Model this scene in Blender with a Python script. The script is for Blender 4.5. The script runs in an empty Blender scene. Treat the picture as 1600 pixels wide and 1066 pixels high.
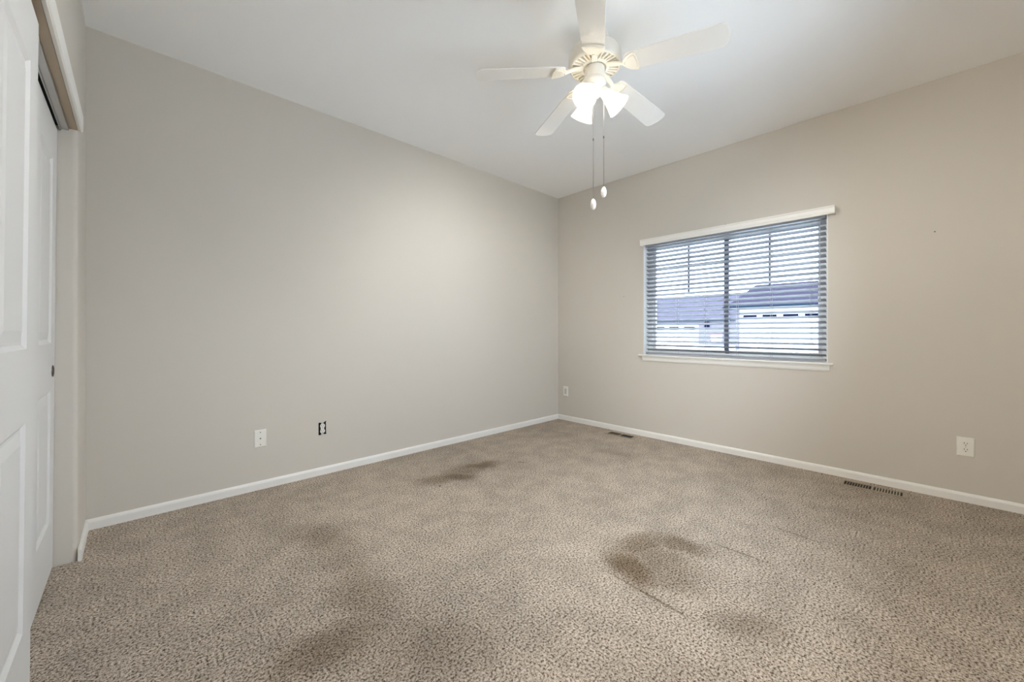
import bpy, bmesh, math, random
from mathutils import Vector, Matrix
random.seed(7)
C = bpy.context.scene.collection
SC = bpy.context.scene
PI = math.pi
R = math.radians

# ------------------------------------------------------------------ camera
CAM_H, AZ, FPX, CY = 1.0796, 46.237, 614.68, 518.65
cam_d = bpy.data.cameras.new('camera')
cam_d.sensor_fit = 'HORIZONTAL'
cam_d.sensor_width = 36.0
cam_d.lens = 36.0 * FPX / 1600.0
cam_d.shift_y = -(533.0 - CY) / 1600.0
cam_d.clip_start = 0.02
cam = bpy.data.objects.new('camera', cam_d)
cam.location = (0, 0, CAM_H)
cam.rotation_euler = (R(90), 0, R(AZ - 90))
C.objects.link(cam)
SC.camera = cam

# ------------------------------------------------------------------ colour management, world, light
SC.view_settings.view_transform = 'Standard'
SC.view_settings.look = 'None'
SC.view_settings.gamma = 1.0
SC.view_settings.exposure = 1.16
SC.view_settings.use_curve_mapping = False
SC.cycles.use_denoising = True
SC.cycles.max_bounces = 14
SC.cycles.diffuse_bounces = 8
SC.cycles.transparent_max_bounces = 16
SC.cycles.sample_clamp_indirect = 6.0
SC.cycles.caustics_reflective = False
SC.cycles.caustics_refractive = False

SKY_STRENGTH = 5.6
BULB = 1250.0
w = bpy.data.worlds.new('overcast_sky')
SC.world = w
w.use_nodes = True
bg = w.node_tree.nodes['Background']
bg.inputs[0].default_value = (0.71, 0.85, 1.0, 1)
bg.inputs[1].default_value = SKY_STRENGTH

# room dimensions (metres)
XB, YA, XC, YD, H = 3.805, 3.144, -0.195, -0.60, 2.74
WY0, WY1, WZ0, WZ1 = 0.50, 2.0, 0.845, 2.0      # window opening
CY0, CY1, CZ = 0.86, 2.755, 2.033                # closet opening

def portal(loc, rot, sx, sy):
    l = bpy.data.lights.new('sky_portal', 'AREA')
    l.shape = 'RECTANGLE'; l.size = sx; l.size_y = sy
    l.cycles.is_portal = True
    o = bpy.data.objects.new('sky_portal', l)
    o.location = loc; o.rotation_euler = rot
    C.objects.link(o)
FX0, FX1, FZ0, FZ1 = 1.30, 2.70, 0.80, 2.15      # unseen window added behind the camera for fill daylight
portal(((FX0 + FX1) / 2, YD - 0.16, (FZ0 + FZ1) / 2), (R(-90), 0, 0), FX1 - FX0, FZ1 - FZ0)
# unseen fill light added beyond the doorway to brighten the window wall
hl = bpy.data.lights.new('added_fill_light', 'POINT')
hl.energy = 47.0; hl.color = (1.0, .96, .90); hl.shadow_soft_size = .12
ho = bpy.data.objects.new('added_fill_light', hl); ho.location = (-1.0, -.15, 1.80); C.objects.link(ho)
portal((XB + 0.16, (WY0 + WY1) / 2, (WZ0 + WZ1) / 2), (0, R(90), 0), WZ1 - WZ0, WY1 - WY0)

# ------------------------------------------------------------------ mesh helpers
class MB:
    def __init__(self):
        self.bm = bmesh.new()
    def box(self, x0, x1, y0, y1, z0, z1, M=None):
        v = [Vector(p) for p in ((x0,y0,z0),(x1,y0,z0),(x1,y1,z0),(x0,y1,z0),(x0,y0,z1),(x1,y0,z1),(x1,y1,z1),(x0,y1,z1))]
        if M: v = [M @ p for p in v]
        b = [self.bm.verts.new(p) for p in v]
        for f in ((3,2,1,0),(4,5,6,7),(0,1,5,4),(1,2,6,5),(2,3,7,6),(3,0,4,7)):
            self.bm.faces.new([b[i] for i in f])
        return self
    def prism(self, pts, a, b, fn):
        """closed 2-D outline pts extruded from a to b; fn(u, v, t) gives the 3-D point"""
        A = [self.bm.verts.new(fn(u, v, a)) for u, v in pts]
        B = [self.bm.verts.new(fn(u, v, b)) for u, v in pts]
        n = len(pts)
        self.bm.faces.new(A[::-1]); self.bm.faces.new(B)
        for i in range(n):
            self.bm.faces.new((A[i], A[(i+1) % n], B[(i+1) % n], B[i]))
        return self
    def lathe(self, prof, seg=48, M=None, close=False):
        """prof: list of (r, z), revolved about z"""
        M = M or Matrix()
        rings = []
        for r, z in prof:
            if r < 1e-6:
                rings.append([self.bm.verts.new(M @ Vector((0, 0, z)))])
            else:
                rings.append([self.bm.verts.new(M @ Vector((r*math.cos(2*PI*i/seg), r*math.sin(2*PI*i/seg), z))) for i in range(seg)])
        pairs = list(zip(rings[:-1], rings[1:]))
        if close: pairs.append((rings[-1], rings[0]))
        for a, b in pairs:
            for i in range(seg):
                j = (i+1) % seg
                if len(a) == 1 and len(b) == 1: continue
                if len(a) == 1: self.bm.faces.new((a[0], b[i], b[j]))
                elif len(b) == 1: self.bm.faces.new((a[i], a[j], b[0]))
                else: self.bm.faces.new((a[i], a[j], b[j], b[i]))
        return self
    def tube(self, pts, r, seg=10):
        pts = [Vector(p) for p in pts]
        rings = []
        for k, p in enumerate(pts):
            d = (pts[min(k+1, len(pts)-1)] - pts[max(k-1, 0)]).normalized()
            u = d.orthogonal().normalized() if abs(d.z) < .99 else Vector((1,0,0))
            u = (u - d*u.dot(d)).normalized(); v = d.cross(u)
            rings.append([self.bm.verts.new(p + u*r*math.cos(2*PI*i/seg) + v*r*math.sin(2*PI*i/seg)) for i in range(seg)])
        for a, b in zip(rings[:-1], rings[1:]):
            for i in range(seg):
                self.bm.faces.new((a[i], a[(i+1)%seg], b[(i+1)%seg], b[i]))
        self.bm.faces.new(rings[0][::-1]); self.bm.faces.new(rings[-1])
        return self
    def build(self, name, mat, parent=None, smooth=False, bevel=0, seg=2, kind=None):
        bm = self.bm
        bmesh.ops.recalc_face_normals(bm, faces=bm.faces)
        me = bpy.data.meshes.new(name)
        bm.to_mesh(me); bm.free()
        me.materials.append(mat)
        o = bpy.data.objects.new(name, me)
        C.objects.link(o)
        if parent: o.parent = parent
        if smooth:
            for p in me.polygons: p.use_smooth = True
            try: me.set_sharp_from_angle(angle=R(40))
            except Exception: pass
        if bevel:
            m = o.modifiers.new('bevel', 'BEVEL'); m.width = bevel; m.segments = seg; m.limit_method = 'ANGLE'; m.angle_limit = R(40)
        if kind: o['kind'] = kind
        return o

def thing(name, label, cat, loc=(0,0,0), group=None, rotz=0):
    o = bpy.data.objects.new(name, None)
    o.location = loc; o.rotation_euler = (0, 0, rotz)
    o.empty_display_size = .05
    C.objects.link(o)
    o['label'] = label; o['category'] = cat
    if group: o['group'] = group
    return o

def copy_tree(o, parent=None):
    c = o.copy(); C.objects.link(c)
    if parent: c.parent = parent
    for ch in list(o.children): copy_tree(ch, c)
    return c

# ------------------------------------------------------------------ materials
def mat(name, col, rough=.5, metal=0, bump=None, spec=.5):
    m = bpy.data.materials.new(name); m.use_nodes = True
    nt = m.node_tree; b = nt.nodes['Principled BSDF']
    b.inputs['Base Color'].default_value = (*col, 1)
    b.inputs['Roughness'].default_value = rough
    b.inputs['Metallic'].default_value = metal
    b.inputs['Specular IOR Level'].default_value = spec
    if bump:
        sc, st, dist = bump
        g = nt.nodes.new('ShaderNodeNewGeometry')
        n = nt.nodes.new('ShaderNodeTexNoise'); n.inputs['Scale'].default_value = sc; n.inputs['Detail'].default_value = 3
        bp = nt.nodes.new('ShaderNodeBump'); bp.inputs['Strength'].default_value = st; bp.inputs['Distance'].default_value = dist
        nt.links.new(g.outputs['Position'], n.inputs['Vector'])
        nt.links.new(n.outputs['Fac'], bp.inputs['Height'])
        nt.links.new(bp.outputs['Normal'], b.inputs['Normal'])
    return m

class NG:
    """small node-graph helper"""
    def __init__(self, m):
        self.nt = m.node_tree
    def _in(self, sock, v):
        if hasattr(v, 'is_linked'): self.nt.links.new(v, sock)
        else: sock.default_value = v
    def math(self, op, a, b=None, clamp=False):
        n = self.nt.nodes.new('ShaderNodeMath'); n.operation = op; n.use_clamp = clamp
        self._in(n.inputs[0], a)
        if b is not None: self._in(n.inputs[1], b)
        return n.outputs[0]
    def vmath(self, op, a, b=None):
        n = self.nt.nodes.new('ShaderNodeVectorMath'); n.operation = op
        self._in(n.inputs[0], a)
        if b is not None: self._in(n.inputs[1], b)
        return n.outputs['Value'] if op in ('LENGTH', 'DISTANCE', 'DOT_PRODUCT') else n.outputs['Vector']
    def noise(self, vec, scale, detail=2, rough=.5):
        n = self.nt.nodes.new('ShaderNodeTexNoise'); n.inputs['Scale'].default_value = scale
        n.inputs['Detail'].default_value = detail; n.inputs['Roughness'].default_value = rough
        self.nt.links.new(vec, n.inputs['Vector'])
        return n
    def rng(self, v, a, b, c=0., d=1., smooth=True):
        n = self.nt.nodes.new('ShaderNodeMapRange'); n.interpolation_type = 'SMOOTHSTEP' if smooth else 'LINEAR'
        self._in(n.inputs['Value'], v)
        for k, x in (('From Min', a), ('From Max', b), ('To Min', c), ('To Max', d)): self._in(n.inputs[k], x)
        return n.outputs['Result']
    def mix(self, f, a, b, blend='MIX'):
        n = self.nt.nodes.new('ShaderNodeMix'); n.data_type = 'RGBA'; n.blend_type = blend
        self._in(n.inputs[0], f)
        for s, v in ((n.inputs[6], a), (n.inputs[7], b)):
            if hasattr(v, 'is_linked'): self.nt.links.new(v, s)
            else: s.default_value = (*v, 1)
        return n.outputs[2]
    def ramp(self, v, stops):
        n = self.nt.nodes.new('ShaderNodeValToRGB')
        e = n.color_ramp.elements
        while len(e) < len(stops): e.new(.5)
        for x, (p, c) in zip(e, stops): x.position = p; x.color = (*c, 1)
        self.nt.links.new(v, n.inputs[0])
        return n.outputs[0]
    def blob(self, pos, p0, p1, hw, soft=1.0):
        """1 inside an ellipse stretched along p0-p1 with half width hw, fading to 0 at its rim"""
        cx, cy = (p0[0]+p1[0])/2, (p0[1]+p1[1])/2
        a = math.atan2(p1[1]-p0[1], p1[0]-p0[0]); L = math.hypot(p1[0]-p0[0], p1[1]-p0[1])/2 + hw
        n = self.nt.nodes.new('ShaderNodeMapping'); n.vector_type = 'TEXTURE'
        n.inputs['Location'].default_value = (cx, cy, 0)
        n.inputs['Rotation'].default_value = (0, 0, a)
        n.inputs['Scale'].default_value = (L, hw, 1)
        self.nt.links.new(pos, n.inputs['Vector'])
        d = self.vmath('LENGTH', n.outputs['Vector'])
        return self.rng(d, 1.0, 1.0 - soft, 0., 1.)

def wall_paint(name, col, marks=()):
    m = mat(name, col, .75, bump=(160, .10, .0015), spec=.25)
    if marks:
        g = NG(m); nt = m.node_tree
        geo = nt.nodes.new('ShaderNodeNewGeometry')
        acc = None
        for p, r in marks:
            d = g.vmath('DISTANCE', geo.outputs['Position'], p)
            k = g.rng(d, r*1.3, r*.7, 0., 1.)
            acc = k if acc is None else g.math('MAXIMUM', acc, k)
        c = g.mix(acc, col, (.10, .08, .07))
        nt.links.new(c, nt.nodes['Principled BSDF'].inputs['Base Color'])
    return m

WALL = (.60, .56, .50)
M = {}
M['wall'] = wall_paint('greige_wall_paint', WALL)
M['wall_marked'] = wall_paint('greige_wall_paint_with_nail_holes', WALL,
    (((XB, 2.23, 1.46), .004), ((XB, -.055, 1.74), .004), ((XB, 1.22, 2.04), .003)))
M['ceiling'] = mat('flat_white_ceiling_paint', (.92, .92, .915), .85, bump=(120, .12, .002), spec=.2)
M['trim'] = mat('white_semi_gloss_trim', (.80, .785, .745), .4)
M['door'] = mat('white_door_paint', (.70, .70, .69), .42)
M['soffit'] = mat('tan_closet_head', (.42, .34, .25), .6)
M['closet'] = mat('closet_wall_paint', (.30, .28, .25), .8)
M['track'] = mat('galvanised_track', (.55, .54, .53), .35, .8)
M['pull'] = mat('dark_bronze_pull', (.10, .085, .075), .35, .8)
M['plastic'] = mat('ivory_white_plastic', (.80, .78, .72), .35)
M['rocker'] = mat('pale_grey_plastic', (.55, .53, .49), .35)
M['receptacle'] = mat('white_receptacle_plastic', (.78, .76, .70), .35)
M['slot'] = mat('dark_slot', (.02, .018, .015), .7)
M['boxhole'] = mat('dark_wall_cavity', (.006, .006, .006), .9)
M['steel'] = mat('zinc_strap', (.5, .5, .48), .4, .9)
M['screw'] = mat('dull_screw_head', (.16, .15, .13), .4, .5)
M['register'] = mat('tan_enamel_register', (.34, .28, .20), .45)
M['louver'] = mat('brown_louver', (.20, .15, .10), .5)
M['duct_and_shade'] = mat('dark_duct_and_track_shade', (.012, .010, .009), .8)
M['fan'] = mat('white_fan_enamel', (.83, .80, .74), .35)
M['fan_iron'] = mat('cream_fan_metal', (.82, .78, .69), .35)
M['blade'] = mat('white_fan_blade', (.82, .79, .74), .4)
M['chain'] = mat('bead_chain', (.62, .6, .55), .3, .6)
M['cord'] = mat('dark_pull_cord', (.16, .14, .12), .7)
M['knob'] = mat('white_ceramic_knob', (.82, .79, .73), .2)
M['vinyl'] = mat('white_vinyl_frame', (.78, .80, .80), .4)
M['sash'] = mat('backlit_shade_sash', (.10, .105, .14), .5)  # backlit shade of the white sash put into the colour
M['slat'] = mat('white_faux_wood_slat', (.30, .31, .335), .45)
M['slatcord'] = mat('blind_cord', (.42, .42, .44), .8)
M['valance'] = mat('cream_valance', (.82, .80, .75), .45)
M['gstucco'] = mat('pale_stucco', (.15, .135, .16), .9, spec=0)
M['gdoor'] = mat('white_garage_door', (.5, .5, .52), .6, spec=0)
M['groof'] = mat('grey_shingle_roof', (.030, .026, .040), .9, bump=(6, .5, .05), spec=0)
M['groof_far'] = mat('pale_shingle_roof', (.068, .06, .08), .9, bump=(6, .5, .05), spec=0)
M['geave'] = mat('teal_gutter', (.005, .016, .026), .6, spec=0)
M['gglass'] = mat('dark_garage_glass', (.004, .006, .017), .6, spec=0)
M['ground'] = mat('pale_concrete', (.75, .74, .72), .9, bump=(3, .3, .01))
M['lantern'] = mat('dark_lantern_metal', (.006, .006, .022), .5, spec=0)
M['sign'] = mat('white_sign_board', (.85, .82, .84), .5, spec=0)
M['signred'] = mat('red_sign_border', (.25, .02, .05), .5, spec=0)

def glass():
    m = bpy.data.materials.new('window_glass'); m.use_nodes = True
    nt = m.node_tree; nt.nodes.clear()
    o = nt.nodes.new('ShaderNodeOutputMaterial')
    t = nt.nodes.new('ShaderNodeBsdfTransparent'); t.inputs[0].default_value = (.93, .95, .97, 1)
    gl = nt.nodes.new('ShaderNodeBsdfGlossy'); gl.inputs['Roughness'].default_value = .02
    fr = nt.nodes.new('ShaderNodeFresnel'); fr.inputs[0].default_value = 1.25
    mx = nt.nodes.new('ShaderNodeMixShader')
    nt.links.new(fr.outputs[0], mx.inputs[0]); nt.links.new(t.outputs[0], mx.inputs[1]); nt.links.new(gl.outputs[0], mx.inputs[2])
    nt.links.new(mx.outputs[0], o.inputs[0])
    return m
M['glass'] = glass()

def frosted():
    m = bpy.data.materials.new('frosted_white_glass'); m.use_nodes = True
    nt = m.node_tree; nt.nodes.clear()
    o = nt.nodes.new('ShaderNodeOutputMaterial')
    d = nt.nodes.new('ShaderNodeBsdfDiffuse'); d.inputs[0].default_value = (.86, .82, .74, 1)
    t = nt.nodes.new('ShaderNodeBsdfTranslucent'); t.inputs[0].default_value = (.95, .93, .88, 1)
    mx = nt.nodes.new('ShaderNodeMixShader'); mx.inputs[0].default_value = .86
    nt.links.new(d.outputs[0], mx.inputs[1]); nt.links.new(t.outputs[0], mx.inputs[2])
    nt.links.new(mx.outputs[0], o.inputs[0])
    return m
M['frosted'] = frosted()

def emit(name, col, s):
    m = bpy.data.materials.new(name); m.use_nodes = True
    nt = m.node_tree; nt.nodes.clear()
    o = nt.nodes.new('ShaderNodeOutputMaterial'); e = nt.nodes.new('ShaderNodeEmission')
    e.inputs[0].default_value = (*col, 1); e.inputs[1].default_value = s
    nt.links.new(e.outputs[0], o.inputs[0])
    return m
M['bulb'] = emit('lit_bulb', (1.0, .965, .91), BULB)

def carpet():
    m = mat('beige_flecked_carpet', (.4, .35, .3), .95, spec=.05)
    nt = m.node_tree; g = NG(m); b = nt.nodes['Principled BSDF']
    geo = nt.nodes.new('ShaderNodeNewGeometry')
    flat = g.vmath('MULTIPLY', geo.outputs['Position'], (1, 1, 0))
    # pile flecks
    n1 = g.noise(flat, 120, 2.5, .6)
    n2 = g.noise(flat, 280, 1.5, .5)
    f = g.math('ADD', g.math('MULTIPLY', n1.outputs['Fac'], .72), g.math('MULTIPLY', n2.outputs['Fac'], .28))
    col = g.ramp(f, [(.33, (.032, .021, .013)), (.42, (.17, .128, .092)), (.475, (.385, .322, .258)), (.55, (.53, .462, .388)), (.66, (.70, .64, .565))])
    # traffic wear: soft patches of lighter, flattened pile
    big = g.noise(flat, 1.3, 3, .6)
    mid = g.noise(flat, 6.0, 3, .6)
    v = g.math('ADD', g.math('MULTIPLY', g.rng(big.outputs['Fac'], .35, .65), .10), g.math('MULTIPLY', g.rng(mid.outputs['Fac'], .35, .65), .18))
    v = g.math('ADD', v, .90)
    # stained spots and other darker patches with their own outlines
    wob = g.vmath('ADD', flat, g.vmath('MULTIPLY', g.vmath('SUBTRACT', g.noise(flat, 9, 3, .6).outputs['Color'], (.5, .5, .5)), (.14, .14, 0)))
    def stains_patches(lst):
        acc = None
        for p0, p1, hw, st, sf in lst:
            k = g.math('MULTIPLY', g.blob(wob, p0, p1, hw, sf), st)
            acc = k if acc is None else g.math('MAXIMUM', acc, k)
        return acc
    st = g.math('MULTIPLY', stains_patches(STAINS_PATCHES), 1.15, clamp=True)
    # pressed furniture lines
    acc = None
    thin = g.vmath('ADD', flat, g.vmath('MULTIPLY', g.vmath('SUBTRACT', g.noise(flat, 30, 2, .5).outputs['Color'], (.5, .5, .5)), (.012, .012, 0)))
    for p0, p1, hw, s_, sf in LINES:
        k = g.math('MULTIPLY', g.blob(thin, p0, p1, hw, sf), s_)
        acc = k if acc is None else g.math('MAXIMUM', acc, k)
    # lighter tufts here and there
    comb = nt.nodes.new('ShaderNodeCombineColor')
    darken = g.math('MAXIMUM', st, acc)
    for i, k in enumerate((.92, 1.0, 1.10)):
        nt.links.new(g.math('MULTIPLY', v, g.math('SUBTRACT', 1.0, g.math('MULTIPLY', darken, k))), comb.inputs[i])
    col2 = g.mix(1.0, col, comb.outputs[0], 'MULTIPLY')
    nt.links.new(col2, b.inputs['Base Color'])
    bp = nt.nodes.new('ShaderNodeBump'); bp.inputs['Strength'].default_value = .9; bp.inputs['Distance'].default_value = .012
    nt.links.new(g.math('SUBTRACT', f, g.math('MULTIPLY', acc, .5)), bp.inputs['Height'])
    nt.links.new(bp.outputs['Normal'], b.inputs['Normal'])
    return m
# (start, end, half width, darkness, softness) in room metres
STAINS_PATCHES = [((1.67, 1.00), (1.61, .84), .15, .56, .8), ((1.70, 1.01), (1.98, .98), .13, .44, .8), ((1.97, .96), (2.00, .74), .12, .42, .8), ((1.75, .95), (1.80, .80), .27, .34, .9), ((1.62, .82), (1.70, .70), .14, .28, .9),
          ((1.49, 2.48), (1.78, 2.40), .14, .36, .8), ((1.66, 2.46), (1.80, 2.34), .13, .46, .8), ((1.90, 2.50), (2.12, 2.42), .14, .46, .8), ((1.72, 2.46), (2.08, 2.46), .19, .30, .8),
          ((.67, 2.30), (.75, 2.05), .18, .26, .9), ((.66, 1.75), (.70, 1.40), .17, .28, .9), ((.34, 1.43), (.62, 1.38), .18, .36, .9), ((.60, 1.30), (.85, 1.10), .22, .20, .9), ((.70, 2.0), (.72, 1.6), .14, .16, .9),  # broad darker patches at the left front of the floor
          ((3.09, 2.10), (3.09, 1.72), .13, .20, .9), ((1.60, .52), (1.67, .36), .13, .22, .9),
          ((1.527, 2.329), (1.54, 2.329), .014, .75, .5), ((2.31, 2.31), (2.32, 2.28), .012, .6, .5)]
LINES = [((1.545, 1.10), (1.50, .52), .012, .55, .8), ((2.13, .85), (2.135, .44), .010, .4, .8), ((2.565, .64), (2.52, .30), .010, .35, .8)]
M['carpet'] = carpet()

# ------------------------------------------------------------------ room shell
T = .15
XI = XC - .115                                # closet-side face of the closet wall
XCB = -.90                                   # back of the closet
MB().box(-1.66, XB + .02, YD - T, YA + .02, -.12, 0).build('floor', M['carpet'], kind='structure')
MB().box(XCB - T, XB + T, YD - T, YA + T, H, H + .12).build('ceiling', M['ceiling'], kind='structure')
MB().box(XCB - T, XB + T, YA, YA + T, -.12, H).build('wall_back', M['wall'], kind='structure')
b = MB()
b.box(XI, FX0, YD - T, YD, -.12, H); b.box(FX1, XB + T, YD - T, YD, -.12, H)
b.box(FX0, FX1, YD - T, YD, -.12, FZ0); b.box(FX0, FX1, YD - T, YD, FZ1, H)
b.build('wall_front', M['wall'], kind='structure')
b = MB(); e = .05; y0, y1 = YD - .13, YD - .07
b.box(FX0, FX0 + e, y0, y1, FZ0, FZ1); b.box(FX1 - e, FX1, y0, y1, FZ0, FZ1)
b.box(FX0 + e, FX1 - e, y0, y1, FZ0, FZ0 + e); b.box(FX0 + e, FX1 - e, y0, y1, FZ1 - e, FZ1)
b.box((FX0 + FX1)/2 - .025, (FX0 + FX1)/2 + .025, y0, y1, FZ0 + e, FZ1 - e)
w2 = b.build('window_added_fill', M['vinyl'], kind='structure')  # out of view, added to let in more daylight
MB().box(FX0 + e, FX1 - e, YD - .102, YD - .098, FZ0 + e, FZ1 - e).build('glass_pane', M['glass'], w2)
b = MB()
b.box(XB, XB + T, YD, WY0, -.12, H); b.box(XB, XB + T, WY1, YA, -.12, H)
b.box(XB, XB + T, WY0, WY1, -.12, WZ0 - .02); b.box(XB, XB + T, WY0, WY1, WZ1, H)
b.build('wall_right', M['wall_marked'], kind='structure')
# closet wall with rounded drywall corners at the opening
def rounded(x0, x1, y0, y1, r, corners, n=6):
    pts = []
    for (cx, cy, a0, name) in ((x1, y1, 0, 'tr'), (x0, y1, 90, 'tl'), (x0, y0, 180, 'bl'), (x1, y0, 270, 'br')):
        if name in corners:
            sx = -1 if name[1] == 'r' else 1; sy = -1 if name[0] == 't' else 1
            for i in range(n + 1):
                a = R(a0 + 90 * i / n)
                pts.append((cx + sx*r + r*math.cos(a), cy + sy*r + r*math.sin(a)))
        else: pts.append((cx, cy))
    return pts
b = MB()
f3 = lambda u, v, t: Vector((u, v, t))
b.prism(rounded(XI, XC, CY1, YA, .02, ('br',)), -.12, H, f3)
DY0, DY1, DZ = -.53, .29, 2.04               # unseen doorway added beside the camera, lets the fill light in
b.prism(rounded(XI, XC, DY1, CY0, .02, ('tr',)), -.12, H, f3)
b.box(XI, XC, YD, DY0, -.12, H); b.box(XI, XC, DY0, DY1, DZ, H); b.box(XI, XC, DY0, DY1, -.12, 0)
b.box(XI, XC, CY0, CY1, CZ, H)
b.build('wall_left', M['wall'], smooth=True, kind='structure')
b = MB()
b.box(XCB - T, XCB, CY0 - .30, YA, -.12, H)
b.box(XCB, XI, CY1 + .25, CY1 + .30, 0, H); b.box(XCB, XI, CY0 - .30, CY0 - .25, 0, H)
b.build('wall_closet', M['closet'], kind='structure')
# unseen hallway added around the fill light
b = MB()
b.box(-1.75, -1.65, -1.3, .55, -.12, H); b.box(-1.65, XI, -1.4, -1.3, -.12, H); b.box(-1.65, XCB - T, .45, .55, -.12, H)
b.box(-1.75, XI, -1.4, .55, -.24, -.12); b.box(-1.75, XI, -1.4, .55, H, H + .1)
b.box(XI - .01, XI, -1.3, YD - T, -.12, H)
b.build('wall_added_hallway', M['wall'], kind='structure')

# baseboards
BH, BT = .058, .013
prof = [(0, 0), (BT, 0), (BT, BH - .016), (BT - .003, BH - .007), (BT - .008, BH - .001), (0, BH)]
MB().prism(prof, XC, XB, lambda u, v, t: Vector((t, YA - u, v))).build('baseboard_back', M['trim'], kind='structure')
MB().prism(prof, YD, YA, lambda u, v, t: Vector((XB - u, t, v))).build('baseboard_right', M['trim'], kind='structure')
MB().prism(prof, CY1 - .012, YA, lambda u, v, t: Vector((XC + u, t, v))).build('baseboard_left', M['trim'], kind='structure')
MB().prism(prof, XC, XB, lambda u, v, t: Vector((t, YD + u, v))).build('baseboard_front', M['trim'], kind='structure')

# closet head: white fascia board, tan head lining, sliding track
MB().prism([(0, .003), (.010, 0), (.016, .004), (.017, .075), (.012, .088), (0, .092)], CY0 - .02, CY1 + .012,
           lambda u, v, t: Vector((XC + u, t, CZ - .006 + v))).build('trim_1', M['trim'], kind='structure')
MB().box(XC - .028, XC - .001, CY0, CY1, CZ - .005, CZ + .001).build('trim_2', M['soffit'], kind='structure')
rail = MB().box(XC - .052, XC - .029, CY0 + .002, CY1 - .002, CZ - .016, CZ + .001)
rail.box(XC - .056, XC - .052, CY0 + .002, CY1 - .002, CZ - .024, CZ + .001)
tk = rail.build('trim_3', M['track'], bevel=.002, kind='structure')
MB().box(XI, XC - .0565, CY0 + .002, CY1 - .002, CZ - .004, CZ + .001).build('track_channel_shade', M['duct_and_shade'], tk)  # dark strip painting the shade inside the track

# sliding four-panel closet doors, leaning very slightly into the closet at the bottom
def closet_door(name, y0, y1, x_top, x_bot, z0, z1, pull_y):
    th = .034
    W_, H_ = y1 - y0, z1 - z0
    bm = MB()
    # slab behind + stiles and rails in front, with sloped raised panels
    st = .115; mul = .10
    cols = [(st, (W_ - mul) / 2), ((W_ + mul) / 2, W_ - st)]
    rows = [(.235, .815), (1.02, H_ - .165)]
    bm.box(-th, -.009, 0, W_, 0, H_)
    ys = [0, cols[0][0], cols[0][1], cols[1][0], cols[1][1], W_]
    bm.box(-.009, 0, 0, ys[1], 0, H_); bm.box(-.009, 0, ys[2], ys[3], 0, H_); bm.box(-.009, 0, ys[4], W_, 0, H_)
    for (a, c) in cols:
        bm.box(-.009, 0, a, c, 0, rows[0][0]); bm.box(-.009, 0, a, c, rows[0][1], rows[1][0]); bm.box(-.009, 0, a, c, rows[1][1], H_)
        for (p, q) in rows:
            def ring(x, d): return [bm.bm.verts.new((x, yy, zz)) for yy, zz in ((a+d, p+d), (c-d, p+d), (c-d, q-d), (a+d, q-d))]
            rs = [ring(0, 0), ring(-.008, .012), ring(-.008, .02), ring(-.002, .05)]
            for r0, r1 in zip(rs[:-1], rs[1:]):
                for i in range(4): bm.bm.faces.new((r0[i], r0[(i+1) % 4], r1[(i+1) % 4], r1[i]))
            bm.bm.faces.new(rs[-1])
    o = bm.build(name, M['door'], kind='structure')
    o.location = (x_bot, y0, z0)
    o.rotation_euler = (0, math.atan2(x_top - x_bot, H_), 0)
    if pull_y:
        cup = MB().lathe([(0, .0006), (.016, .0006), (.018, .003), (.024, .0035), (.026, .001), (.026, -.004)], 28, Matrix.Translation((0, pull_y - y0, .905 - z0)) @ Matrix.Rotation(R(90), 4, 'Y'))
        cup.build('finger_pull', M['pull'], o, smooth=True)
    return o
closet_door('door_1', .89, 1.83, -.2085, -.226, .012, 2.000, .95)
closet_door('door_2', 1.805, CY1 - .004, -.259, -.273, .008, 2.008, 2.685)
gd = MB().box(-.30, -.205, 1.812, 1.838, 0, .010).box(-.249, -.243, 1.812, 1.838, .010, .028)
gd.build('trim_4', M['plastic'], kind='structure')

# ------------------------------------------------------------------ window
XW = 3.905                                    # room-side face of the vinyl frame
fr = MB()
fw = .048
fr.box(XW, XW + .06, WY0, WY0 + fw, WZ0, WZ1); fr.box(XW, XW + .06, WY1 - fw, WY1, WZ0, WZ1)
fr.box(XW, XW + .06, WY0 + fw, WY1 - fw, WZ1 - fw, WZ1); fr.box(XW, XW + .06, WY0 + fw, WY1 - fw, WZ0, WZ0 + .035)
win = fr.build('window_1', M['vinyl'], bevel=.004, kind='structure')
YM = 1.249
def sash(y0, y1, x0, name):
    s = MB(); t = .030
    mleft = abs(y1 - YM) < .05                # which upright is the meeting stile
    zb, zt = WZ0 + .035, WZ1 - fw
    if mleft: s.box(x0, x0 + .022, y0, y0 + t, zb, zt)
    else: s.box(x0, x0 + .022, y1 - t, y1, zb, zt)
    s.box(x0, x0 + .022, y0 + t, y1 - t, zb, zb + t); s.box(x0, x0 + .022, y0 + t, y1 - t, zt - t, zt)
    o = s.build(name, M['vinyl'], win, bevel=.003)
    ms = MB()
    if mleft: ms.box(x0, x0 + .022, y1 - t, y1, zb, zt)
    else: ms.box(x0, x0 + .022, y0, y0 + t, zb, zt)
    ms.build('meeting_stile', M['sash'], o, bevel=.003)
    ym = (y0 + y1) / 2
    mu = MB()
    mu.box(x0 + .008, x0 + .014, ym - .009, ym + .009, 1.455, WZ1 - fw - t)
    mu.box(x0 + .0085, x0 + .0135, y0 + t, y1 - t, 1.735 - .009, 1.735 + .009)
    mu.box(x0 + .0085, x0 + .0135, y0 + t, y1 - t, 1.464 - .009, 1.464 + .009)
    mu.build('muntin', M['sash'], o)
    MB().box(x0 + .010, x0 + .012, y0 + t, y1 - t, WZ0 + .035 + t, WZ1 - fw - t).build('glass_pane', M['glass'], o)
sash(YM - .022, WY1 - fw, XW + .010, 'sash')
sash(WY0 + fw, YM + .026, XW + .034, 'sash')
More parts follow.
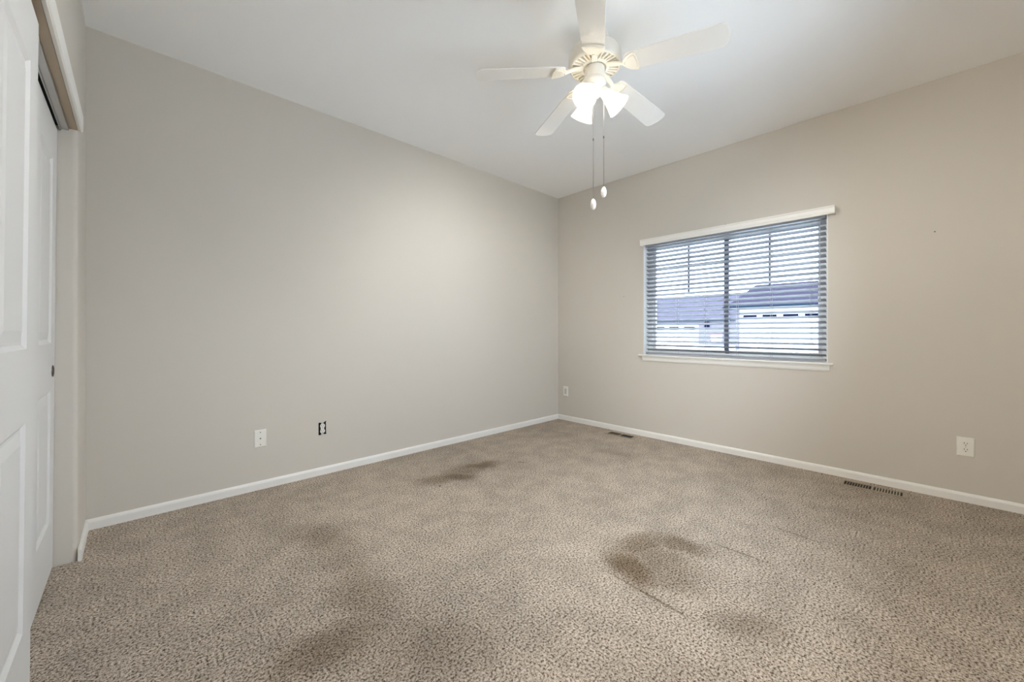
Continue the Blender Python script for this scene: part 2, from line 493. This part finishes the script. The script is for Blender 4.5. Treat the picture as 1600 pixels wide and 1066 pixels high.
# reveal lining, stool and apron
rv = MB()
rv.box(XB - .001, XW, WY0 - .001, WY0 + .006, WZ0, WZ1); rv.box(XB - .001, XW, WY1 - .006, WY1 + .001, WZ0, WZ1)
rv.build('reveal_lining', M['vinyl'], win)
MB().prism([(-.10, 0), (.018, 0), (.026, .005), (.028, .010), (.026, .016), (.018, .020), (-.10, .020)], WY0 - .033, WY1 + .047,
           lambda u, v, t: Vector((XB - u, t, WZ0 - .020 + v))).build('trim_5', M['trim'], kind='structure')
ap = MB()
pts = [(0, 0), (.008, 0), (.013, .012), (.015, .03), (.022, .045), (0, .045)]
ap.prism(pts, WY0 - .012, WY1 + .008, lambda u, v, t: Vector((XB - u, t, WZ0 - .065 + v)))
ap.build('trim_6', M['trim'], kind='structure')

# venetian blind: one thing hanging in the window
bl = thing('window_blind', 'white horizontal slat blind hanging half open in the window under a cream valance', 'blind', (XB + .045, (WY0 + WY1) / 2, WZ1 - .03))
def loc(x, y, z): return Vector((x, y, z)) - bl.location
BY0, BY1 = WY0 + .016, WY1 - .016
L = lambda x: x - bl.location.x
mb = MB(); mb.prism([(0, 0), (.006, 0), (.010, .006), (.009, .012), (.012, .020), (.012, .046), (.016, .052), (.016, .060), (0, .060)], .452 - bl.location.y, 2.012 - bl.location.y,
    lambda u, v, t: Vector((XB - .046 - u - bl.location.x, t, 1.962 - bl.location.z + v)))
for yy in (.452, 2.012 - .008):
    mb.box(XB - .046 - bl.location.x, XB - .001 - bl.location.x, yy - bl.location.y, yy + .008 - bl.location.y, 1.962 - bl.location.z, 2.022 - bl.location.z)
mb.build('valance', M['valance'], bl)
XS = XB + .045
mb = MB().box(-.026, .026, BY0 - bl.location.y, BY1 - bl.location.y, -.012, .028)
mb.build('headrail', M['slat'], bl, bevel=.002)
NS = 25; PITCH = .0428; Z0 = 1.925; TILT = 20
cross = [(-.025, -.0013), (-.012, .0002), (0, .0007), (.012, .0002), (.025, -.0013), (.025, .0013), (.012, .0028), (0, .0033), (-.012, .0028), (-.025, .0013)]
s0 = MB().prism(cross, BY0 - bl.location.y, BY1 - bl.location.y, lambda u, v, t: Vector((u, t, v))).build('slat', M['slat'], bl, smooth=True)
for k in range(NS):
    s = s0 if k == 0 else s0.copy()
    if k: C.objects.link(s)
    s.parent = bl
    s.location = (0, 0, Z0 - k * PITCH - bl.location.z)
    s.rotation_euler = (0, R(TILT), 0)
zr = Z0 - NS * PITCH + .004
MB().box(-.025, .025, BY0 - bl.location.y, BY1 - bl.location.y, zr - .009 - bl.location.z, zr + .009 - bl.location.z).build('bottom_rail', M['slat'], bl, bevel=.003)
def px_y(px, x):                              # where a sight line meets the plane x (only to measure distances off the photo)
    a = R(AZ); k = (px - 800) / FPX
    return x * (math.sin(a) - math.cos(a) * k) / (math.cos(a) + math.sin(a) * k)
for px in (1058, 1102, 1152, 1205, 1267):
    y = px_y(px, XS) - bl.location.y
    m_ = MB()
    m_.tube([(-.026, y, -.01), (-.026, y, zr - bl.location.z)], .0011, 6); m_.tube([(.026, y, -.01), (.026, y, zr - bl.location.z)], .0011, 6)
    m_.build('ladder_cord', M['slatcord'], bl)
yw = px_y(1281, XB + .01) - bl.location.y
wd = MB().tube([(-.034, yw, -.02), (-.036, yw, -.30), (-.036, yw, 1.33 - bl.location.z)], .0022, 8).build('lift_cord', M['slatcord'], bl)
MB().lathe([(0, .03), (.004, .03), (.008, .012), (.010, 0), (.008, -.006), (0, -.006)], 16, Matrix.Translation((-.036, yw, 1.315 - bl.location.z))).build('tassel', M['slat'], wd, smooth=True)

# ------------------------------------------------------------------ wall plates and outlets
def circle(cx, cy, r, n=20): return [(cx + r*math.cos(2*PI*i/n), cy + r*math.sin(2*PI*i/n)) for i in range(n)]
def on_wall(o, wall):                          # local frame: x along the wall (to the right), z up, -y out of the wall
    if wall == 'right': o.rotation_euler = (0, 0, R(-90))
def plate_mesh(parent, w_=.072, h_=.118, t=.006, hole=None):
    mb = MB()
    ow, oh, i = w_/2, h_/2, .005
    if hole is None:
        a = [mb.bm.verts.new(p) for p in ((-ow,0,-oh),(ow,0,-oh),(ow,0,oh),(-ow,0,oh))]
        c = [mb.bm.verts.new(p) for p in ((-ow,-t*.5,-oh),(ow,-t*.5,-oh),(ow,-t*.5,oh),(-ow,-t*.5,oh))]
        d = [mb.bm.verts.new(p) for p in ((-ow+i,-t,-oh+i),(ow-i,-t,-oh+i),(ow-i,-t,oh-i),(-ow+i,-t,oh-i))]
        mb.bm.faces.new(a)
        for p, q in ((a, c), (c, d)):
            for k in range(4): mb.bm.faces.new((p[k], p[(k+1)%4], q[(k+1)%4], q[k]))
        mb.bm.faces.new(d)
    return mb.build('cover_plate', M['plastic'], parent)
def disc(parent, name, m, x, z, r, y0, y1, n=20):
    return MB().prism(circle(x, z, r, n), y0, y1, lambda u, v, t: Vector((u, t, v))).build(name, m, parent)
def duplex(parent, y, s=1.0, dark=True):
    for sg in (1, -1):
        zc = sg * .0195
        pts = []
        for i in range(28):
            a = 2*PI*i/28; x, z = .0172*math.cos(a), .0172*math.sin(a)
            pts.append((x, max(-.0135, min(.0135, z)) + zc))
        fc = MB().prism(pts, y, y - .004, lambda u, v, t: Vector((u, t, v))).build('socket_face', M['receptacle'], parent)
        for (sx, w_, h_) in ((-.0063, .0026, .0085), (.0063, .0026, .007)):
            MB().box(sx - w_/2, sx + w_/2, y - .0044, y - .003, zc + .001, zc + .001 + h_).build('slot', M['slot'], fc)
        MB().prism(circle(0, zc - .0075, .0028, 12), y - .0044, y - .003, lambda u, v, t: Vector((u, t, v))).build('ground_hole', M['slot'], fc)
    disc(parent, 'screw', M['screw'], 0, 0, .0022, y - .0015, y - .0005, 12)

# blank plate with jack, back wall
t = thing('wall_plate', 'white wall plate with three dark dots in a column, left of the uncovered outlet', 'wall plate', (.619, YA, .349))
plate_mesh(t)
disc(t, 'screw', M['screw'], 0, .042, .0035, -.0055, -.0072)
disc(t, 'cable_jack', M['screw'], 0, 0, .0046, -.0055, -.011)
disc(t, 'screw', M['screw'], 0, -.042, .0035, -.0055, -.0072)
# uncovered receptacle, back wall
t = thing('outlet', 'white outlet with no cover plate, set in a black hole in the grey wall', 'outlet', (1.0225, YA, .349))
hp = [(-.027, .044), (-.027, -.047), (-.012, -.049), (-.008, -.043), (.010, -.043), (.017, -.047), (.030, -.046), (.027, -.036), (.026, .040), (.029, .053), (.018, .049), (.010, .043), (-.010, .043), (-.016, .046)]
MB().prism(hp, -.0004, -.0014, lambda u, v, t_: Vector((u, t_, v))).build('box_hole', M['boxhole'], t)
MB().box(-.008, .008, -.003, -.0015, -.046, .046).build('mounting_strap', M['steel'], t)
MB().box(-.0125, .0125, -.0045, -.0028, -.034, .034).build('receptacle_body', M['receptacle'], t, bevel=.0008)
duplex(t, -.0043)
# decorator outlet near the corner, right wall
t = thing('outlet', 'small white outlet with grey rectangular face, beside the corner of the window wall', 'outlet', (XB, 3.02, .353)); on_wall(t, 'right')
plate_mesh(t)
MB().box(-.0165, .0165, -.0085, -.0055, -.0335, .0335).build('socket_face', M['rocker'], t, bevel=.002)
# duplex outlet under the window's right, right wall
t = thing('outlet', 'white duplex outlet with cover plate, low on the window wall at the far right', 'outlet', (XB, -.188, .350)); on_wall(t, 'right')
plate_mesh(t, .076, .120)
duplex(t, -.0060)

# ------------------------------------------------------------------ floor registers
def register(label, x0, x1, y0, y1, open_half=False):
    t = thing('floor_register', label, 'floor vent', ((x0+x1)/2, (y0+y1)/2, 0), 'floor registers along the window wall')
    hx, hy = (x1-x0)/2, (y1-y0)/2
    MB().box(-hx + .010, hx - .010, -hy + .012, hy - .012, .0005, .0015).build('duct_opening', M['duct_and_shade'], t)
    f = MB(); z0, z1 = .0008, .006
    ix, iy = hx - .016, hy - .022
    f.box(-hx, -ix, -hy, hy, z0, z1); f.box(ix, hx, -hy, hy, z0, z1)
    f.box(-ix, ix, -hy, -iy, z0, z1); f.box(-ix, ix, iy, hy, z0, z1)
    f.box(-ix, ix, -.006, .006, z0, z1)
    f.build('frame', M['register'], t, bevel=.002)
    n = 9
    for half in ((1,) if open_half else (0, 1)):
        a, c = ((-iy, -.006), (.006, iy))[half]
        for k in range(1, n + 1):
            y = a + (c - a) * k / (n + 1)
            Mx = Matrix.Translation((0, y, .004)) @ Matrix.Rotation(R(-38 if half else 20), 4, 'X')
            MB().box(-ix, ix, -.0035 - .001*half, .0035 + .001*half, -.0012, .0012, Mx).build('louver', M['register'] if not half else M['louver'], t)
    return t
register('tan slotted floor register near the far right white outlet, along the window wall', 3.60, 3.72, .07, .41)
register('tan slotted floor register near the room corner, along the window wall', 3.60, 3.72, 2.02, 2.34, True)

# ------------------------------------------------------------------ ceiling fan
FX, FY = 1.860, 1.271
fan = thing('ceiling_fan', 'white five-blade ceiling fan with three lit bell lamps and two pull chains', 'ceiling fan', (FX, FY, H))
Z = lambda z: z - H
MB().lathe([(0, 0), (.072, 0), (.074, -.006), (.070, -.028), (.050, -.046), (.020, -.052), (0, -.052)], 40).build('canopy', M['fan'], fan, smooth=True)
MB().tube([(0, 0, -.045), (0, 0, Z(2.645))], .0135, 16).build('downrod', M['fan'], fan, smooth=True)
mot = MB().lathe([(0, Z(2.672)), (.03, Z(2.672)), (.045, Z(2.662)), (.10, Z(2.655)), (.130, Z(2.645)), (.142, Z(2.628)), (.145, Z(2.60)), (.145, Z(2.570)), (.141, Z(2.560)), (.134, Z(2.556)),
     (.130, Z(2.557)), (.130, Z(2.572)), (.078, Z(2.572)), (.078, Z(2.556)), (.064, Z(2.552)), (.060, Z(2.565)), (0, Z(2.565))], 64).build('motor_housing', M['fan_iron'], fan, smooth=True)
for k in range(30):
    Mx = Matrix.Rotation(2*PI*(k + .5)/30, 4, 'Z')
    MB().box(.076, .131, -.0052, .0052, Z(2.571), Z(2.5575), Mx).build('vent_rib', M['fan_iron'], mot, bevel=.002)
# blade + iron
def blade_outline():
    r0, r1 = .175, .665
    w0, w1 = .056, .070
    pts = [(r0, -w0 + .012), (r0 + .015, -w0)]
    n = 6; rc = .032
    for i in range(n + 1):
        a = R(-90 + 90*i/n); pts.append((r1 - rc - .004 + rc*math.cos(a), -w1 + rc + rc*math.sin(a)))
    for i in range(1, 6):
        y = -w1 + rc + (2*w1 - 2*rc)*i/6
        pts.append((r1 - .004 + .006*(1 - (y/(w1 - rc))**2), y))
    for i in range(n + 1):
        a = R(90*i/n); pts.append((r1 - rc - .004 + rc*math.cos(a), w1 - rc + rc*math.sin(a)))
    pts += [(r0 + .015, w0), (r0, w0 - .012)]
    return pts
PITCHB, DROOP = 11, 5
Mb = Matrix.Translation((.10, 0, Z(2.536))) @ Matrix.Rotation(R(DROOP), 4, 'Y') @ Matrix.Rotation(R(-PITCHB), 4, 'X') @ Matrix.Translation((-.10, 0, 0))
bb = MB().prism(blade_outline(), -.003, .003, lambda u, v, t_: Mb @ Vector((u, v, t_)))
blade0 = bb.build('blade', M['blade'], fan, bevel=.0015)
io = [(.158, -.010), (.170, -.026), (.185, -.042), (.205, -.053), (.225, -.057), (.233, -.056)]
# shield-shaped plate that carries the blade, with a raised lip and a neck to the hub
shield = io + [(.238, -.03), (.240, 0), (.238, .03)] + [(u, -v) for u, v in io[::-1]]
ir = MB().prism(shield, -.010, -.003, lambda u, v, t_: Mb @ Vector((u, v, t_)))
lip = [(.226, -.057), (.234, -.056), (.240, -.03), (.242, 0), (.240, .03), (.234, .056), (.226, .057), (.232, .03), (.234, 0), (.232, -.03)]
ir.prism(lip, -.014, -.009, lambda u, v, t_: Mb @ Vector((u, v, t_)))
inner = [(.172 + .7*(u - .158), v*.72) for u, v in shield]
ir.prism(inner, -.0125, -.009, lambda u, v, t_: Mb @ Vector((u, v, t_)))
nk = [Vector((.070, 0, Z(2.553))), Vector((.110, 0, Z(2.546))), Vector((.140, 0, Z(2.536))), Mb @ Vector((.172, 0, -.007))]
for sgn in (-1, 1):
    ir.tube([p + Vector((0, sgn*(.010 - .002*i), 0)) for i, p in enumerate(nk)], .0075, 8)
ir.tube(nk, .008, 8)
iron0 = ir.build('blade_iron', M['fan_iron'], blade0, smooth=True)
for k in range(5):
    if k == 0: bo = blade0
    else:
        bo = blade0.copy(); C.objects.link(bo); bo.parent = fan
        c2 = iron0.copy(); C.objects.link(c2); c2.parent = bo
    bo.rotation_euler = (0, 0, R(140.34 - 72*k))
# light kit
MB().lathe([(0, Z(2.556)), (.052, Z(2.556)), (.054, Z(2.545)), (.054, Z(2.492)), (.060, Z(2.486)), (.062, Z(2.470)), (.056, Z(2.452)), (.046, Z(2.436)), (.040, Z(2.412)), (.026, Z(2.396)), (.010, Z(2.388)), (0, Z(2.386))], 48).build('light_kit', M['fan'], fan, smooth=True)
shade_prof = [(.026, 0), (.029, .004), (.031, .018), (.036, .038), (.044, .060), (.052, .082), (.061, .102), (.067, .114), (.0645, .1145), (.0585, .102), (.0495, .082), (.0415, .060), (.0335, .038), (.0285, .018), (.0265, .006), (.0235, .003)]
bulb_prof = [(0, .080), (.012, .0785), (.020, .072), (.0245, .062), (.0245, .054), (.020, .042), (.014, .032), (.012, .022), (0, .022)]
for az in (190, 310, 70):
    d = Vector((math.cos(R(az))*math.cos(R(-46)), math.sin(R(az))*math.cos(R(-46)), math.sin(R(-46))))
    base = Vector((.0538*math.cos(R(az)), .0538*math.sin(R(az)), Z(2.416)))
    q = d.to_track_quat('Z', 'Y').to_matrix().to_4x4()
    Mx = Matrix.Translation(base) @ q
    sh = MB().lathe(shade_prof, 40, Mx, close=True).build('lamp_shade', M['frosted'], fan, smooth=True)
    MB().lathe([(0, -.034), (.014, -.034), (.020, -.024), (.028, -.016), (.030, .008), (.0225, .0085), (.0225, -.010), (0, -.010)], 32, Mx).build('shade_fitter', M['fan'], sh, smooth=True)
    MB().lathe(bulb_prof, 32, Mx).build('bulb', M['bulb'], sh, smooth=True)
# pull chains
aF = Vector((math.cos(R(AZ)), math.sin(R(AZ)), 0)); aR = Vector((math.sin(R(AZ)), -math.cos(R(AZ)), 0))
for dl, dd, zc, zk in ((-.016, -.036, 2.140, 1.781), (.047, -.012, 2.165, 1.857)):
    p = aR*dl + aF*dd
    ch = MB().tube([(p.x, p.y, Z(2.455 if dl < 0 else 2.47)), (p.x, p.y, Z(zc))], .0016, 8).build('pull_chain', M['chain'], fan)
    MB().lathe([(0, .008), (.003, .006), (.0035, 0), (.003, -.006), (0, -.008)], 10, Matrix.Translation((p.x, p.y, Z(zc)))).build('connector', M['cord'], ch, smooth=True)
    MB().tube([(p.x, p.y, Z(zc)), (p.x, p.y, Z(zk + .03))], .0011, 6).build('pull_cord', M['cord'], ch)
    kb = MB().lathe([(0, .031), (.005, .030), (.011, .022), (.0155, .008), (.016, -.004), (.013, -.018), (.007, -.026), (0, -.028)], 24, Matrix.Translation((p.x, p.y, Z(zk))))
    kb.build('pull_knob', M['knob'], ch, smooth=True)

# ------------------------------------------------------------------ outside: pavement and two garage buildings
MB().box(-12, 80, -40, 60, -.55, -.35).build('ground', M['ground'], kind='structure')
def garage(label, X, y0, y1, eave, ridge, rx, wins, wz, doors, roof='groof', depth=8):
    t = thing('garage_building', label, 'building', (X, (y0+y1)/2, -.35))
    oy = (y0+y1)/2
    lz = lambda z: z + .35
    MB().box(0, depth, y0 - oy, y1 - oy, 0, lz(eave)).build('wall', M['gstucco'], t)
    MB().prism([(-.5, lz(eave) - .05), (rx, lz(ridge) - .02), (rx + .1, lz(ridge)), (2*rx + .7, lz(eave)), (2*rx + .7, lz(eave) - .06), (-.5, lz(eave) - .06)][::-1], y0 - oy - .4, y1 - oy + .4, lambda u, v, tt: Vector((u, tt, v))).build('roof', M[roof], t)
    hgt = .004 * X
    MB().box(-.62, -.5, y0 - oy - .4, y1 - oy + .4, lz(eave) - .05 - hgt, lz(eave) + .03).build('gutter', M['geave'], t)
    for (a, c) in doors:
        d_ = MB().box(-.06, 0, a - oy, c - oy, .02, lz(wz[1] + .35))
        do = d_.build('garage_door', M['gdoor'], t)
        for (p, q) in wins:
            if a <= p and q <= c:
                MB().box(-.075, -.055, p - oy, q - oy, lz(wz[0]), lz(wz[1])).build('window_pane', M['gglass'], do)
    return t, oy, lz
XL, XR = 45.0, 22.0
wl = [tuple(sorted((px_y(a, XL), px_y(c, XL)))) for a, c in ((1024, 1039), (1046, 1061), (1069, 1086))]
tL, oy, lz = garage('far pale garage with a red-bordered sign, seen through the left half of the window', XL, 9, 40, 2.48, 5.6, 5, wl, (1.29, 1.66), [(px_y(1092, XL), px_y(1016, XL))], 'groof_far')
yl = px_y(1105, XL) - oy
MB().box(-.25, 0, yl - .28, yl + .28, lz(1.55), lz(2.15)).build('lantern', M['lantern'], tL, bevel=.1)
ys = px_y(1119.5, XL) - oy
sg = MB().box(-.08, 0, ys - .55, ys + .55, lz(-.05), lz(1.05)).build('sign', M['sign'], tL)
for z0, z1 in ((.78, 1.05), (-.05, .22)):
    bdr = MB(); e = .06
    bdr.box(-.10, -.08, ys - .55, ys + .55, lz(z0), lz(z0) + e); bdr.box(-.10, -.08, ys - .55, ys + .55, lz(z1) - e, lz(z1))
    bdr.box(-.10, -.08, ys - .55, ys - .55 + e, lz(z0) + e, lz(z1) - e); bdr.box(-.10, -.08, ys + .55 - e, ys + .55, lz(z0) + e, lz(z1) - e)
    bdr.build('sign_border', M['signred'], sg)
wr = [tuple(sorted((px_y(a, XR), px_y(c, XR)))) for a, c in ((1162, 1183), (1192, 1214), (1224, 1248), (1258, 1290))]
garage('near garage with four dark windows, seen through the right half of the window', XR, -8, px_y(1149, XR), 2.305, 3.9, 5, wr, (1.73, 1.905), [(-3.0, px_y(1156, XR))])
